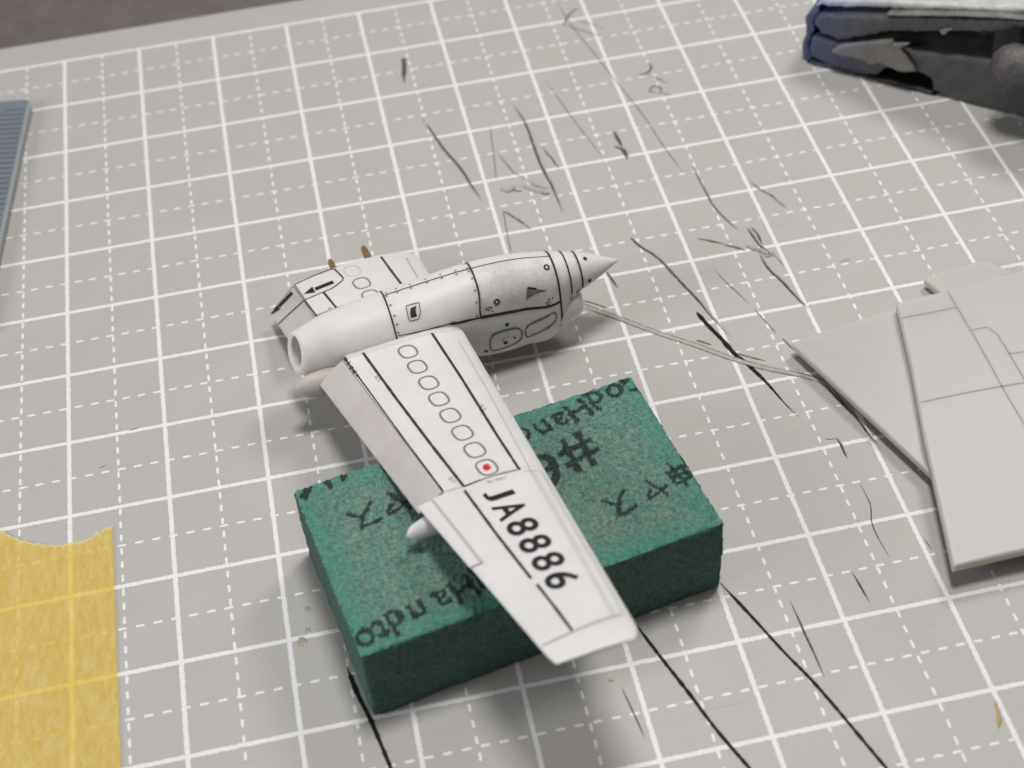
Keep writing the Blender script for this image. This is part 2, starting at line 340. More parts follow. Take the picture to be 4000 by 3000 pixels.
def ridge(pts, w, h, z=0., wj=.12, n=4, nseg=7):
    """low raised strip with a rounded section, irregular along its length"""
    P, t = resample(spline(pts, n), .03); T = np.gradient(P, axis=0); T /= np.linalg.norm(T, axis=1)[:, None]; N = np.stack([-T[:, 1], T[:, 0]], 1); V = []
    ww = w / 2 * (1 + rng.normal(0, wj, len(P))) * np.clip(np.minimum(t, 1 - t) * 9, .2, 1)
    for j in range(nseg):
        a = math.pi * j / (nseg - 1); c = P + N * (ww * math.cos(a))[:, None]
        V.append(np.c_[c, z + .0015 + h * math.sin(a) * np.clip(np.minimum(t, 1 - t) * 9, .2, 1)])
    m = len(P)
    return np.vstack(V), [[j * m + i, j * m + i + 1, (j + 1) * m + i + 1, (j + 1) * m + i] for j in range(nseg - 1) for i in range(m - 1)]
for i, (kind, w, mode, pts) in enumerate(CUTS):                     # scuffed lips the blade pushed up beside the deeper cuts
    if kind == 'd' and w >= .024:
        P = spline(pts, 4); T = np.gradient(P, axis=0); T /= np.linalg.norm(T, axis=1)[:, None]
        mk('cut_lip', *ridge(P + np.stack([-T[:, 1], T[:, 0]], 1) * (w * .42 + .004) * (1 if i % 2 else -1), .014, .006, wj=.4, n=2, nseg=5), M['burr'], parent=mat, smooth=True)
GOUGE = [(5.602, -6.347), (5.731, -6.468), (5.87, -6.592), (6.062, -6.762), (6.269, -6.957), (6.478, -7.137), (6.685, -7.31), (6.886, -7.495), (7.089, -7.665), (7.295, -7.813), (7.507, -7.938), (7.694, -8.056), (7.845, -8.198)]
mk('raised_scar', *ridge(GOUGE, .050, .010, wj=.05), M['burr'], parent=mat, smooth=True)
for off, w, zz in ((.029, .009, .004), (-.029, .008, .003)):
    P = spline(GOUGE, 4); T = np.gradient(P, axis=0); T /= np.linalg.norm(T, axis=1)[:, None]
    V, F = ribbon(P + np.stack([-T[:, 1], T[:, 0]], 1) * off, w, flat(zz), step=.03, jitter=.45)
    mk('scar_edge', V, F, M['burr_edge'], parent=mat)
for pts, w in (([(6.66, -7.262), (6.74, -7.32), (6.80, -7.375)], .028), ([(7.0, -7.545), (7.1, -7.62), (7.2, -7.69), (7.28, -7.745)], .016), ([(5.62, -6.345), (5.75, -6.44), (5.85, -6.53)], .012)):
    mk('scar_edge', *ridge([(x + .04, y + .035) for x, y in pts], w, .008, wj=.4), M['burr_edge'], parent=mat)
for pts, w, h, m in (([(5.161, -4.183), (5.206, -4.245), (5.246, -4.269), (5.287, -4.236), (5.331, -4.186)], .05, .03, 'burr'), ([(5.27, -4.25), (5.33, -4.28), (5.40, -4.31)], .015, .012, 'burr_edge'),
                  ([(5.424, -4.2), (5.486, -4.256), (5.559, -4.338), (5.655, -4.418)], .06, .035, 'burr'), ([(5.511, -4.138), (5.59, -4.249), (5.716, -4.346)], .035, .018, 'burr'), ([(5.60, -4.40), (5.67, -4.435), (5.72, -4.42)], .03, .012, 'burr_edge'),
                  ([(7.659, -5.923), (7.72, -5.992), (7.808, -6.056), (7.859, -6.15)], .05, .03, 'burr'), ([(7.80, -6.14), (7.859, -6.165), (7.927, -6.109)], .03, .02, 'burr'), ([(8.584, -6.447), (8.656, -6.435), (8.707, -6.457)], .035, .010, 'burr')):
    mk('burr', *ridge(pts, w, h, wj=.2), M[m], parent=mat, smooth=True)
for x, y, r in ((2.118, -10.05, .045), (2.185, -9.94, .028), (2.20, -9.70, .03)):
    P = superoval(x, y, r, r * 1.2, 2, 24); P += (P - [x, y]) * rng.normal(0, .13, len(P))[:, None]
    V = [(a, b, .0018) for a, b in P] + [(x + (a - x) * .72, y + (b - y) * .72, .006) for a, b in P] + [(x, y, .004)]; n = 24
    mk('glue_spot', V, [[i, (i + 1) % n, n + (i + 1) % n, n + i] for i in range(n)] + [[n + i, n + (i + 1) % n, 2 * n] for i in range(n)], M['glue'], parent=mat, smooth=True)

# ------------------------------------------------------------------ green sanding sponge
S0 = np.array([2.655, -10.995, 0.]); ang = math.radians(10.5); SU = np.array([math.cos(ang), math.sin(ang), 0]); SV = np.array([-math.sin(ang), math.cos(ang), 0]); SL, SW, SH = 3.43, 1.995, .95
def tri_mask(P, ch, cu, cv, size, sx=1., bold=.022, tilt=.17):
    """which of the points P (u,v) lie inside one printed character; the print runs from right to left, upside down"""
    V, F = glyph(ch, bold); c = (V.min(0) + V.max(0)) / 2; V = (V - c) * size * np.array([sx, 1]); ca, sa = math.cos(tilt), math.sin(tilt)
    Q = np.stack([cu - (V[:, 0] * ca - V[:, 1] * sa), cv - (V[:, 0] * sa + V[:, 1] * ca)], 1); ins = np.zeros(len(P), bool)
    near = np.where((np.abs(P[:, 0] - cu) < size) & (np.abs(P[:, 1] - cv) < size))[0]; p = P[near]; r = np.zeros(len(p), bool)
    for f in F:
        for i in range(1, len(f) - 1):
            a, b, d = Q[f[0]], Q[f[i]], Q[f[i + 1]]
            c1 = (b[0] - a[0]) * (p[:, 1] - a[1]) - (b[1] - a[1]) * (p[:, 0] - a[0]); c2 = (d[0] - b[0]) * (p[:, 1] - b[1]) - (d[1] - b[1]) * (p[:, 0] - b[0]); c3 = (a[0] - d[0]) * (p[:, 1] - d[1]) - (a[1] - d[1]) * (p[:, 0] - d[0])
            r |= ((c1 >= 0) & (c2 >= 0) & (c3 >= 0)) | ((c1 <= 0) & (c2 <= 0) & (c3 <= 0))
    ins[near] = r; return ins
def build_sponge():
    step = .0175; nu, nv, nz = int(SL / step), int(SW / step), int(SH / .03); V = []; F = []; ink = []; clean = []; cut = []
    def face(A, B, n1, n2, fn, top=False):
        a = np.linspace(0, 1, n1 + 1); b = np.linspace(0, 1, n2 + 1); X, Y = np.meshgrid(a, b, indexing='ij'); P = fn(X.ravel(), Y.ravel()); base = len(V)
        mk_ = np.zeros(len(P)); cl = np.zeros(len(P))
        if top:
            Q = P[:, :2].copy()
            for j in range(len(Q)):                                # wobbly print edge
                q = Vector((Q[j, 0] * 14, Q[j, 1] * 14, 3.3)); Q[j, 0] += .018 * noise.noise(q); Q[j, 1] += .018 * noise.noise(q + Vector((40, 0, 0)))
            for it in PRINT: mk_ = np.maximum(mk_, tri_mask(Q, *it))
        d = np.minimum(np.minimum(P[:, 0], SL - P[:, 0]), np.minimum(P[:, 1], SW - P[:, 1]))
        cl = np.clip(1 - d / .30, 0, 1) if top else np.full(len(P), .0)
        for j, pnt in enumerate(P):
            V.append(pnt); ink.append(mk_[j]); clean.append(cl[j]); cut.append(0. if top else 1.)  # last value: painted shade, on the sides only
        m = n2 + 1
        F.extend([[base + i * m + j, base + (i + 1) * m + j, base + (i + 1) * m + j + 1, base + i * m + j + 1] for i in range(n1) for j in range(n2)])
    st = lambda *c: np.stack([np.broadcast_to(np.asarray(q, float), c[0].shape if hasattr(c[0], 'shape') else c[1].shape) for q in c], 1)
    Z = lambda x: np.zeros_like(x)
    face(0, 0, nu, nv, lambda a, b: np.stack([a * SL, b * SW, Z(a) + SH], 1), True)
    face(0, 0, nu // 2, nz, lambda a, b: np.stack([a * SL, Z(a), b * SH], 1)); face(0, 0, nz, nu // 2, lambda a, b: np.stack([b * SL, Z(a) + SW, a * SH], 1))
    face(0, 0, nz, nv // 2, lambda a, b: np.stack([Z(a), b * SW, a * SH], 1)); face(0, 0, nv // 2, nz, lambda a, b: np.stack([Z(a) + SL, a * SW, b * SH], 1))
    P = np.array(V); r = .035                                      # round the edges, then roughen
    lo = np.array([r, r, r]); hi = np.array([SL - r, SW - r, SH - r]); core = np.clip(P, lo, hi)
    dv = P - core; L = np.linalg.norm(dv, axis=1); dirn = dv / np.maximum(L, 1e-9)[:, None]; P = np.where(L[:, None] > 1e-6, core + dirn * np.minimum(L, r)[:, None], P)
    for j in range(len(P)):
        q = Vector(P[j]); n1 = noise.noise(q * 30); n2 = noise.noise(q * 75 + Vector((9, 3, 1))); n3 = noise.noise(q * 2.2)
        k_ = .012 * n1 + .012 * n2 + .010 * n3
        P[j] += dirn[j] * k_
        if P[j, 2] < 0.001: P[j, 2] = .001
    W = S0 + P[:, :1] * SU + P[:, 1:2] * SV + P[:, 2:3] * np.array([0, 0, 1.])
    o = mk('sanding_sponge', W, F, M['sponge'], origin=tuple(S0 + SU * SL / 2 + SV * SW / 2), smooth=True)
    for nm, arr in (('ink', ink), ('clean', clean), ('side_shade', cut)):
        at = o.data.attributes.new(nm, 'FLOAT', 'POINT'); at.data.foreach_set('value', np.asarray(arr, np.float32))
    return o
PRINT = [('G', 3.425, 1.925, .375, .94), ('o', 3.21, 1.875, .375, .94), ('d', 3.008, 1.835, .375, .94), ('H', 2.79, 1.79, .375, .94), ('a', 2.585, 1.765, .375, .94), ('n', 2.394, 1.735, .375, .94), ('d', 2.20, 1.69, .375, .94), ('t', 2.04, 1.67, .375, .94), ('o', 1.90, 1.64, .375, .94),
         ('#', 2.575, 1.305, .60), ('6', 2.235, 1.235, .58), ('0', 1.89, 1.17, .58), ('0', 1.54, 1.11, .58), ('#', .415, 2.115, .60), ('6', .085, 2.055, .58),
         ('神', 3.362, .70, .34, 1, .02), ('ヤ', 3.03, .615, .31, 1, .02), ('ス', 2.68, .595, .34, 1, .02),
         ('神', 1.17, 1.52, .34, 1, .02), ('ヤ', .835, 1.455, .34, 1, .02), ('ス', .515, 1.43, .34, 1, .02),
         ('G', 1.66, .45, .375, .94), ('o', 1.46, .40, .375, .94), ('d', 1.25, .37, .375, .94), ('H', 1.05, .30, .375, .94), ('a', .835, .29, .375, .94), ('n', .606, .26, .375, .94), ('d', .405, .215, .375, .94), ('t', .258, .192, .375, .94), ('o', .103, .18, .375, .94)]
sponge = build_sponge()
tag(sponge, 'dark green sanding sponge block with black print, propping up the white model wing', 'sanding sponge')

# ------------------------------------------------------------------ yellow masking tape
def build_tape():
    edge = spline([(-1.9, -7.93), (-1.3, -8.00), (-.72, -8.02), (-.598, -8.105), (-.415, -8.235), (-.143, -8.345), (.084, -8.365), (.20, -8.345), (.262, -8.285), (.30, -8.31), (.345, -8.255), (.416, -8.262)], 10)
    n = 240; xs = np.linspace(-1.9, .418, n); o = np.argsort(edge[:, 0]); top = np.interp(xs, edge[o, 0], edge[o, 1])
    top = top + np.array([.016 * noise.noise(Vector((x * 24, 0, 5))) + .012 * noise.noise(Vector((x * 70, 2, 0))) for x in xs]); m = 90; V = []; fray = []
    for i, x in enumerate(xs):
        for j in range(m):
            t = j / (m - 1); t = t ** 1.7; y = top[i] * (1 - t) + (-12.2) * t; dist = top[i] - y
            z = .012 + .006 * noise.noise(Vector((x * 1.4, y * 1.1, 0))) + .0025 * noise.noise(Vector((x * 5, y * 3, 7)))
            if dist < .05: z += .014 * (1 - dist / .05) * (noise.noise(Vector((x * 16, y * 4, 3))) + .3)
            xx = x + .004 * t + (.003 * noise.noise(Vector((y * 9, 1, 1))) if i == n - 1 else 0); V.append((xx, y, max(z, .004))); fray.append(max(0, 1 - dist / .045))
    ob = mk('masking_tape', V, grid_faces(n, m), M['tape'], origin=(-.4, -9.6, 0), smooth=True)
    at = ob.data.attributes.new('fray', 'FLOAT', 'POINT'); at.data.foreach_set('value', np.asarray(fray, np.float32))
    s = ob.modifiers.new('paper', 'SOLIDIFY'); s.thickness = .004; s.offset = 1
    return ob
tag(build_tape(), 'translucent yellow masking tape strip with a torn upper end, stuck flat on the mat', 'masking tape')

# ------------------------------------------------------------------ three grey styrene plates
def plate(name, poly, z0, z1, label, tilt=None):
    V, F = prism(poly, z0, z1); V = np.array(V)
    if tilt is not None: V[:, 2] += tilt(V[:, 0], V[:, 1])
    o = mk(name, V, F, M['plate'], origin=(sum(p[0] for p in poly) / len(poly), sum(p[1] for p in poly) / len(poly), 0), bevel=(.022, 3), smooth=True, sharp=60)
    return tag(o, label, 'plastic plate', 'unpainted grey plastic plates')
plate('plastic_plate', [(9.30, -7.075), (9.62, -7.01), (9.98, -6.965), (10.10, -7.02), (10.28, -7.25), (10.5, -7.6), (9.55, -7.75)], .045, .14, 'small flat grey plastic plate, mostly hidden behind the upper edge of the big grooved plate')
plate('plastic_plate', [(7.59, -7.675), (8.15, -7.565), (8.75, -7.485), (10.6, -7.22), (10.6, -9.9), (8.40, -9.93)], .095, .18, 'smooth grey plastic plate with a pointed corner, lying under the big grooved plate')
BZ = .30
pb = plate('plastic_plate', [(8.805, -7.515), (9.14, -7.475), (9.50, -7.468), (9.87, -7.42), (10.30, -7.375), (12.8, -7.08), (12.8, -10.95), (8.75, -10.85), (8.055, -10.87), (8.198, -10.21), (8.379, -9.37), (8.62, -8.40)], .19, BZ, 'big grey plastic plate with fine scribed panel lines, lying on top of the smooth plate')
org = tuple(pb.location)
for pts in ([(8.748, -7.738), (9.059, -7.742), (9.378, -7.737)], [(9.384, -7.485), (9.388, -8.089), (9.385, -8.60), (9.372, -8.95), (9.38, -9.60), (9.40, -10.82)], [(9.393, -8.091), (9.628, -8.092), (9.629, -8.507), (9.627, -8.92)], [(9.629, -8.507), (9.90, -8.525), (10.6, -8.56)], [(8.51, -8.911), (9.035, -8.90), (9.605, -8.916), (10.6, -8.94)]):
    V, F = ribbon(pts, .013, flat(BZ + .0015), step=.2); mk('panel_line', V, F, M['plate_line'], origin=org, parent=pb)

# ------------------------------------------------------------------ grooved blue-grey strip at the left
RZ = .12
strip = thing('grooved_strip', (-1.6, -2.4, 0), 'blurred blue-grey strip with closely spaced cross grooves along one edge, lying on the mat', 'grooved strip'); so = (-1.6, -2.4, 0)
redge = lambda y: np.interp(y, [-3.9, -1.12, -.925], [-.750, -.428, -.436])
poly = [(-3.2, -.50), (-.436, -.925), (-.414, -1.05), (-.75, -3.85), (-.90, -5.2), (-3.9, -4.9)]
mk('strip_body', *prism(poly, .02, RZ - .004), M['strip_edge'], origin=so, parent=strip, bevel=(.01, 2))
inner = [(-3.2, -.50), (-.452, -.922), (-.47, -1.08), (-.80, -3.85), (-.95, -5.15), (-3.9, -4.9)]
mk('strip_face', *prism(inner, RZ - .004, RZ + .004), M['strip'], origin=so, parent=strip)
for i in range(36):
    y = -1.127 - .0985 * i; xr = np.interp(y, [-3.85, -1.08], [-.80, -.47]) - .012; xl = xr - (.26 + .03 * min(i, 3) if i < 3 else .62)
    V, F = ribbon([(xl, y + .16 * (xr - xl)), (xr, y)], .017, flat(RZ + .0055), step=.3); mk('groove', V, F, M['tick'], origin=so, parent=strip)

# ------------------------------------------------------------------ torn dark lump, upper right
LB = np.array([9.423, -2.751, 0.]); E1 = np.array([.76, -.65, 0]); E2 = np.array([.65, .76, 0]); EZ = np.array([0, 0, 1.])
lump = thing('putty_lump', tuple(LB), 'dark hollow lump of torn grey putty with a pale peeling top and bluish end', 'putty lump')
def slab(name, poly, d0, d1, mat, rough=.02, vox=.035, disp=.03, bev=None):
    """outline in (along, height) pushed back from depth d0 to d1, softened and roughened"""
    V, F = prism(poly, d0, d1); W = [LB + E1 * x + E2 * d + EZ * z for x, z, d in V]
    F = [f[::-1] for f in F]
    o = mk(name, W, F, mat, origin=tuple(LB), parent=lump)
    r = o.modifiers.new('solid', 'REMESH'); r.mode = 'VOXEL'; r.voxel_size = vox; r.use_smooth_shade = True
    s = o.modifiers.new('soft', 'SMOOTH'); s.iterations = 4; s.factor = .5
    t = bpy.data.textures.new('rough', 'CLOUDS'); t.noise_scale = .18; t.noise_depth = 3
    d = o.modifiers.new('rough', 'DISPLACE'); d.texture = t; d.strength = disp; d.mid_level = .5; d.texture_coords = 'OBJECT'; d.texture_coords_object = lump
    return o
slab('core', [(.05, .06), (.30, .02), (3.3, .02), (3.3, 1.40), (2.2, 1.12), (1.0, .86), (.3, .70), (.10, .62)], .42, 2.2, M['lump_dark'], disp=.04)
slab('upper_rail', [(.085, .60), (.10, .70), (.16, .755), (.344, .79), (.728, .90), (1.076, .965), (1.406, 1.05), (2.09, 1.21), (2.604, 1.334), (3.4, 1.52), (3.4, 1.44), (2.618, 1.24), (2.273, 1.087), (1.134, .765), (1.0, .72), (.73, .575), (.435, .45), (.20, .48)], -.02, .60, M['lump'])
slab('lower_body', [(.10, .10), (.06, .22), (.07, .40), (.14, .44), (.30, .42), (.44, .40), (.75, .50), (1.1, .60), (1.40, .556), (1.85, .63), (2.27, .69), (2.6, .72), (3.4, .80), (3.4, .03), (1.95, .03), (1.70, .06), (1.66, .22), (1.58, .246), (1.2, .244), (1.05, .19), (.98, .06), (.80, .02), (.35, .03), (.18, .05)], -.01, .58, M['lump'])
slab('lower_lip', [(.02, .0), (.05, -.0), (.9, .0), (1.4, .0), (1.75, .0), (1.70, .05), (1.2, .075), (.95, .04), (.5, .035), (.12, .05)], -.03, .55, M['lump_dark'], vox=.02, disp=.015)
slab('end_cap', [(.12, .80), (.04, .75), (-.055, .63), (-.03, .50), (-.02, .38), (-.058, .22), (-.045, .09), (.01, .0), (.12, .0), (.10, .10), (.03, .22), (.06, .36), (.10, .50), (.07, .62), (.13, .72)], .02, 2.0, M['lump'], vox=.028, disp=.025)
slab('top_skin', [(.10, .765), (.12, .84), (.35, .865), (.73, .965), (1.08, 1.03), (1.4, 1.11), (1.94, 1.245), (2.0, 1.24), (2.6, 1.38), (3.4, 1.57), (3.4, 1.66), (2.6, 1.46), (1.94, 1.31), (1.4, 1.20), (.73, 1.06), (.30, .96), (.14, .92), (.05, .80)], .06, 2.2, M['lump_pale'], vox=.028, disp=.035)
slab('peeling_edge', [(1.0, .985), (1.32, 1.065), (1.94, 1.225), (2.3, 1.30), (2.7, 1.37), (2.7, 1.40), (2.3, 1.335), (1.94, 1.25), (1.32, 1.095), (1.0, 1.01)], -.05, .25, M['lump_torn'], vox=.014, disp=.03)
slab('torn_flap', [(.46, .425), (.73, .54), (1.12, .70), (1.15, .645), (1.36, .715), (1.24, .62), (1.32, .53), (1.385, .44), (1.47, .335), (1.28, .275), (1.0, .325), (.885, .255), (.80, .315), (.60, .30), (.37, .305)], -.10, -.03, M['lump_torn'], vox=.016, disp=.02)
slab('torn_scrap', [(1.66, .95), (1.70, .985), (1.80, 1.03), (1.82, 1.01), (1.76, .97), (1.75, .92), (1.70, .90)], -.05, .01, M['lump_torn'], vox=.014, disp=.02)
slab('post', [(2.275, 1.10), (2.27, .84), (2.255, .60), (2.36, .56), (2.62, .60), (2.66, 1.25)], .10, .70, M['lump_dark'])
def capsule(name, c0, c1, r, mat, parent, origin):
    c0 = np.array(c0); c1 = np.array(c1); ax = c1 - c0; L = np.linalg.norm(ax); ax /= L; u = np.cross(ax, EZ); u /= np.linalg.norm(u); v = np.cross(u, ax); V = []; n = 28
    st = [(-r * math.cos(t), r * math.sin(t)) for t in np.linspace(.05, math.pi / 2, 9)] + [(x, r) for x in np.linspace(.1, L, 12)]
    for x, rr in st:
        for k in range(n):
            a = 2 * math.pi * k / n; V.append(c0 + ax * x + (u * math.cos(a) + v * math.sin(a)) * rr)
    F = grid_faces(len(st), n, True) + [list(range(n))[::-1], list(range((len(st) - 1) * n, len(st) * n))]
    return mk(name, V, F, mat, origin=origin, parent=parent, smooth=True)
tb = capsule('tube_end', LB + E1 * 2.62 + E2 * -.30 + EZ * .93, LB + E1 * 3.9 + E2 * -.28 + EZ * 1.08, .235, M['lump'], lump, tuple(LB))
s_ = tb.modifiers.new('sub', 'SUBSURF'); s_.levels = 1; s_.render_levels = 1
t_ = bpy.data.textures.new('fuzz', 'CLOUDS'); t_.noise_scale = .08; d_ = tb.modifiers.new('rough', 'DISPLACE'); d_.texture = t_; d_.strength = .03

tag(mk('plastic_shred', *ridge([(7.969, -12.109), (7.959, -12.182), (7.935, -12.27), (7.895, -12.377)], .03, .015, wj=.3), M['yellow_bit'], origin=(7.95, -12.25, 0), smooth=True), 'tiny yellowish shred lying on the mat near the lower right corner', 'shred')
tag(mk('plastic_crumb', *ridge([(4.755, -11.108), (4.775, -11.125), (4.80, -11.137)], .04, .02, wj=.3), M['yellow_bit'], origin=(4.78, -11.12, 0), smooth=True), 'tiny tan crumb lying on the mat in front of the green sponge', 'crumb')

# ------------------------------------------------------------------ white model wing with its nacelle
def wing_frame():
    t=np.radians(6.6); r=np.radians(13.0)
    a=np.array([np.cos(t),np.sin(t),0.]); s0=np.array([np.sin(t),-np.cos(t),0.]); n0=np.array([0,0,1.])
    s=s0*np.cos(r)+n0*np.sin(r); n=n0*np.cos(r)-s0*np.sin(r)
    O=np.array([4.1,-8.65,1.06])-s*1.8
    return O,a,s,n
WO,WA,WS,WN=wing_frame()
def w2w(c,s,n): return WO+WA*c+WS*s+WN*n
def c_le(s): return np.interp(s,[-1.4,0.3,5.3],[.25,.285,.378])
def c_te(s): return np.interp(s,[-1.4,3.02,5.23],[-1.79,-.818,-.352])
def c_hinge(s): return np.interp(s,[-1.37,.325,2.87],[-1.171,-.983,-.596])
def wing_up(c,s):
    ch=c_le(s)-c_te(s); x=np.clip((c_le(s)-c)/ch,0,1)
    t=np.interp(s,[-1.8,5.4],[.15,.12])
    y=5*t*(.2969*np.sqrt(x)-.126*x-.3516*x*x+.2843*x**3-.1036*x**4)
    return ch*y*1.2, -ch*y*.7
# x, s centre, n centre, half width, top, bottom, exponent of the lower half
NAC=np.array([
(-1.32,-.20,-.045,.24,.24,.24,2.0),
(-1.10,-.20,-.022,.29,.29,.30,2.0),
(-.88,-.20,-.034,.335,.335,.30,2.0),
(-.39,-.20,-.033,.385,.385,.35,2.1),
(.06,-.20,.024,.37,.37,.50,2.3),
(.56,-.20,.094,.335,.335,.72,2.6),
(1.00,-.20,.097,.31,.31,.735,2.6),
(1.42,-.20,.058,.27,.27,.60,2.5),
(1.56,-.20,.055,.238,.238,.36,2.2),
(1.70,-.20,.044,.21,.21,.21,2.0)])
def nac_shift(x,s,n):
    return np.stack([x-.85*(.012+.01443*(x+1.31)),s+.17+0*x,n+.104+0*x],-1)
def nac_sec(x):
    X=NAC[:,0]; out=[]
    for j in range(1,7):
        y=NAC[:,j]; m=np.gradient(y,X)
        i=np.clip(np.searchsorted(X,x)-1,0,len(X)-2); h=X[i+1]-X[i]; t=np.clip((x-X[i])/h,-.3,1.3)
        out.append((2*t**3-3*t**2+1)*y[i]+(t**3-2*t**2+t)*h*m[i]+(-2*t**3+3*t**2)*y[i+1]+(t**3-t**2)*h*m[i+1])
    return out
def nac_pt(x,th,off=0.):
    """(c,s,n) on the nacelle skin; th=0 outboard side, pi/2 top"""
    sc,nc,w,t,b,p=nac_sec(x)
    co,si=np.cos(th),np.sin(th)
    up=si>=0
    e=np.where(up,1.0,2.0/p)
    ss=sc+(w+off)*np.sign(co)*np.abs(co)**e
    nn=nc+np.where(up,t+off,b+off)*np.sign(si)*np.abs(si)**e
    return nac_shift(x+0*th,ss,nn)

WORG = tuple(w2w(.9, -.2, -.62) * np.array([1, 1, 0]))
wing_t = thing('model_wing', WORG, 'white model wing with engine nacelle and black lettering, its tip propped on a sponge', 'model wing')
def part(name, V, F, m, parent=None, **k): return mk(name, V, F, M[m], origin=WORG, parent=parent or wing_t, **k)
def to_world(P): P = np.asarray(P, float); return WO + P[..., 0:1] * WA + P[..., 1:2] * WS + P[..., 2:3] * WN
def wsurf(off): return lambda c, s: to_world(np.stack([c, s, wing_up(np.asarray(c, float), np.asarray(s, float))[0] + off], -1))
def nsurf(off): return lambda x, t: to_world(nac_pt(np.asarray(x, float), np.asarray(t, float), off))
NSC = (1, .34)
# wing body: closed sections lofted along the span
def wing_body(ss, rear, nch=30, shrink=lambda s: 1., le=c_le):
    V = []
    for s in ss:
        r = rear(s); l = le(s); x = (1 - np.cos(np.linspace(0, np.pi, nch))) / 2; c = l + (r - l) * x; k = shrink(s); u, d = wing_up(c - (l - c_le(s)), s)
        if r > c_te(s) + .02: u[-1] -= .012
        m = (u + d) / 2; u = m + (u - m) * k; d = m + (d - m) * k
        V += [(a, s, b) for a, b in zip(c, u)] + [(a, s, b) for a, b in zip(c[::-1][1:-1], d[::-1][1:-1])]
    n = 2 * nch - 2; F = [f[::-1] for f in grid_faces(len(ss), n, True)] + [list(range(n)), list(range((len(ss) - 1) * n, len(ss) * n))[::-1]]
    return to_world(np.array(V)), F
s1 = np.r_[np.linspace(-1.38, -.62, 8), -.615, np.linspace(-.45, .25, 5), .328, .333, np.linspace(.45, 2.865, 18)]; rear1 = lambda s: c_hinge(s) if s < -.618 or s > .33 else -.78
s2 = np.r_[np.linspace(2.865, 3.872, 8), 3.878, np.linspace(3.99, 5.0, 8)]
wing = part('wing', *wing_body(s1, rear1), 'white', smooth=True, sharp=38)
ow = part('outer_wing', *wing_body(s2, lambda s: np.interp(s, [2.865, 3.875], [-.706, -.530]) if s < 3.875 else c_te(s)), 'white', smooth=True, sharp=38)
# aileron: rear edge of the outer wing, behind a soft step
def aileron():
    V = []; n = 0
    for s in np.linspace(2.885, 3.865, 8):
        f = np.interp(s, [2.865, 3.875], [-.712, -.536]); r = c_te(s) - .008; c = np.array([f, f - .02, (f + r) / 2, r, (f + r) / 2, f]); u, d = wing_up(c, s); u[3] = .004
        nn = np.array([u[0] - .006, u[1] + .002, u[2] + .004, .002, d[4], d[5]]); V += [(a, s, b) for a, b in zip(c, nn)]; n += 1
    F = [f[::-1] for f in grid_faces(n, 6, True)] + [list(range(6)), list(range((n - 1) * 6, n * 6))[::-1]]
    return to_world(np.array(V)), F
part('aileron', *aileron(), 'white', smooth=True, sharp=30)
# wing tip cap
st = 5.0 + .235 * np.sin(np.linspace(0, np.pi / 2, 9)); fr = lambda s: np.clip((s - 5.0) / .24, 0, .999)
part('wing_tip', *wing_body(st, lambda s: c_te(s) + .02 * fr(s) ** 4, shrink=lambda s: math.sqrt(1 - fr(s) ** 2) * .94 + .05, le=lambda s: c_le(s) - .075 * fr(s) ** 4), 'white', smooth=True, sharp=60)
# flaps, hanging down
def flap(A, B, TA, TB, n=14):
    """A,B hinge ends, TA,TB trailing edge ends, in wing coordinates"""
    A, B, TA, TB = (np.array(q, float) for q in (A, B, TA, TB)); V = []; m = 6
    for i in range(n):
        t = i / (n - 1); h = A + (B - A) * t; e = TA + (TB - TA) * t; d = e - h; nd = np.array([-d[2], 0, d[0]]); nd /= -np.linalg.norm(nd)
        if nd[2] < 0: nd = -nd
        prof = [(0, .007), (.12, .009), (.5, .006), (1, .0), (.5, -.04), (.1, -.075)]
        V += [tuple(h + d * x + nd * y) for x, y in prof]
    F = grid_faces(n, m, True) + [list(range(m))[::-1], list(range((n - 1) * m, n * m))]
    return to_world(np.array(V)), [f[::-1] for f in F]
FO = ((-.985, .335, .058), (-.604, 2.845, .044), (-1.276, .335, -.126), (-.850, 2.845, -.110)); FI = ((-1.173, -1.37, .080), (-1.066, -.60, .077), (-1.500, -1.37, -.185), (-1.397, -.60, -.167))
flap_o = part('flap', *flap(*FO), 'dirty', smooth=True, sharp=30); flap_i = part('flap', *flap(*FI), 'dirty', smooth=True, sharp=30)
def fsurf(Q, off=.004):
    A, B, TA, TB = (np.array(q, float) for q in Q); nn = np.cross(B - A, TA - A); nn /= np.linalg.norm(nn); nn = nn if nn[2] > 0 else -nn
    def f(t, r):
        t = np.asarray(t, float)[..., None]; r = np.asarray(r, float)[..., None]; h = A + (B - A) * t; e = TA + (TB - TA) * t
        bulge = np.where(r < .12, .007 + r / .12 * .002, np.where(r < .5, .009 - (r - .12) / .38 * .003, .006 * (1 - r) / .5))
        return to_world(h + (e - h) * r + nn * (off + bulge))
    return f
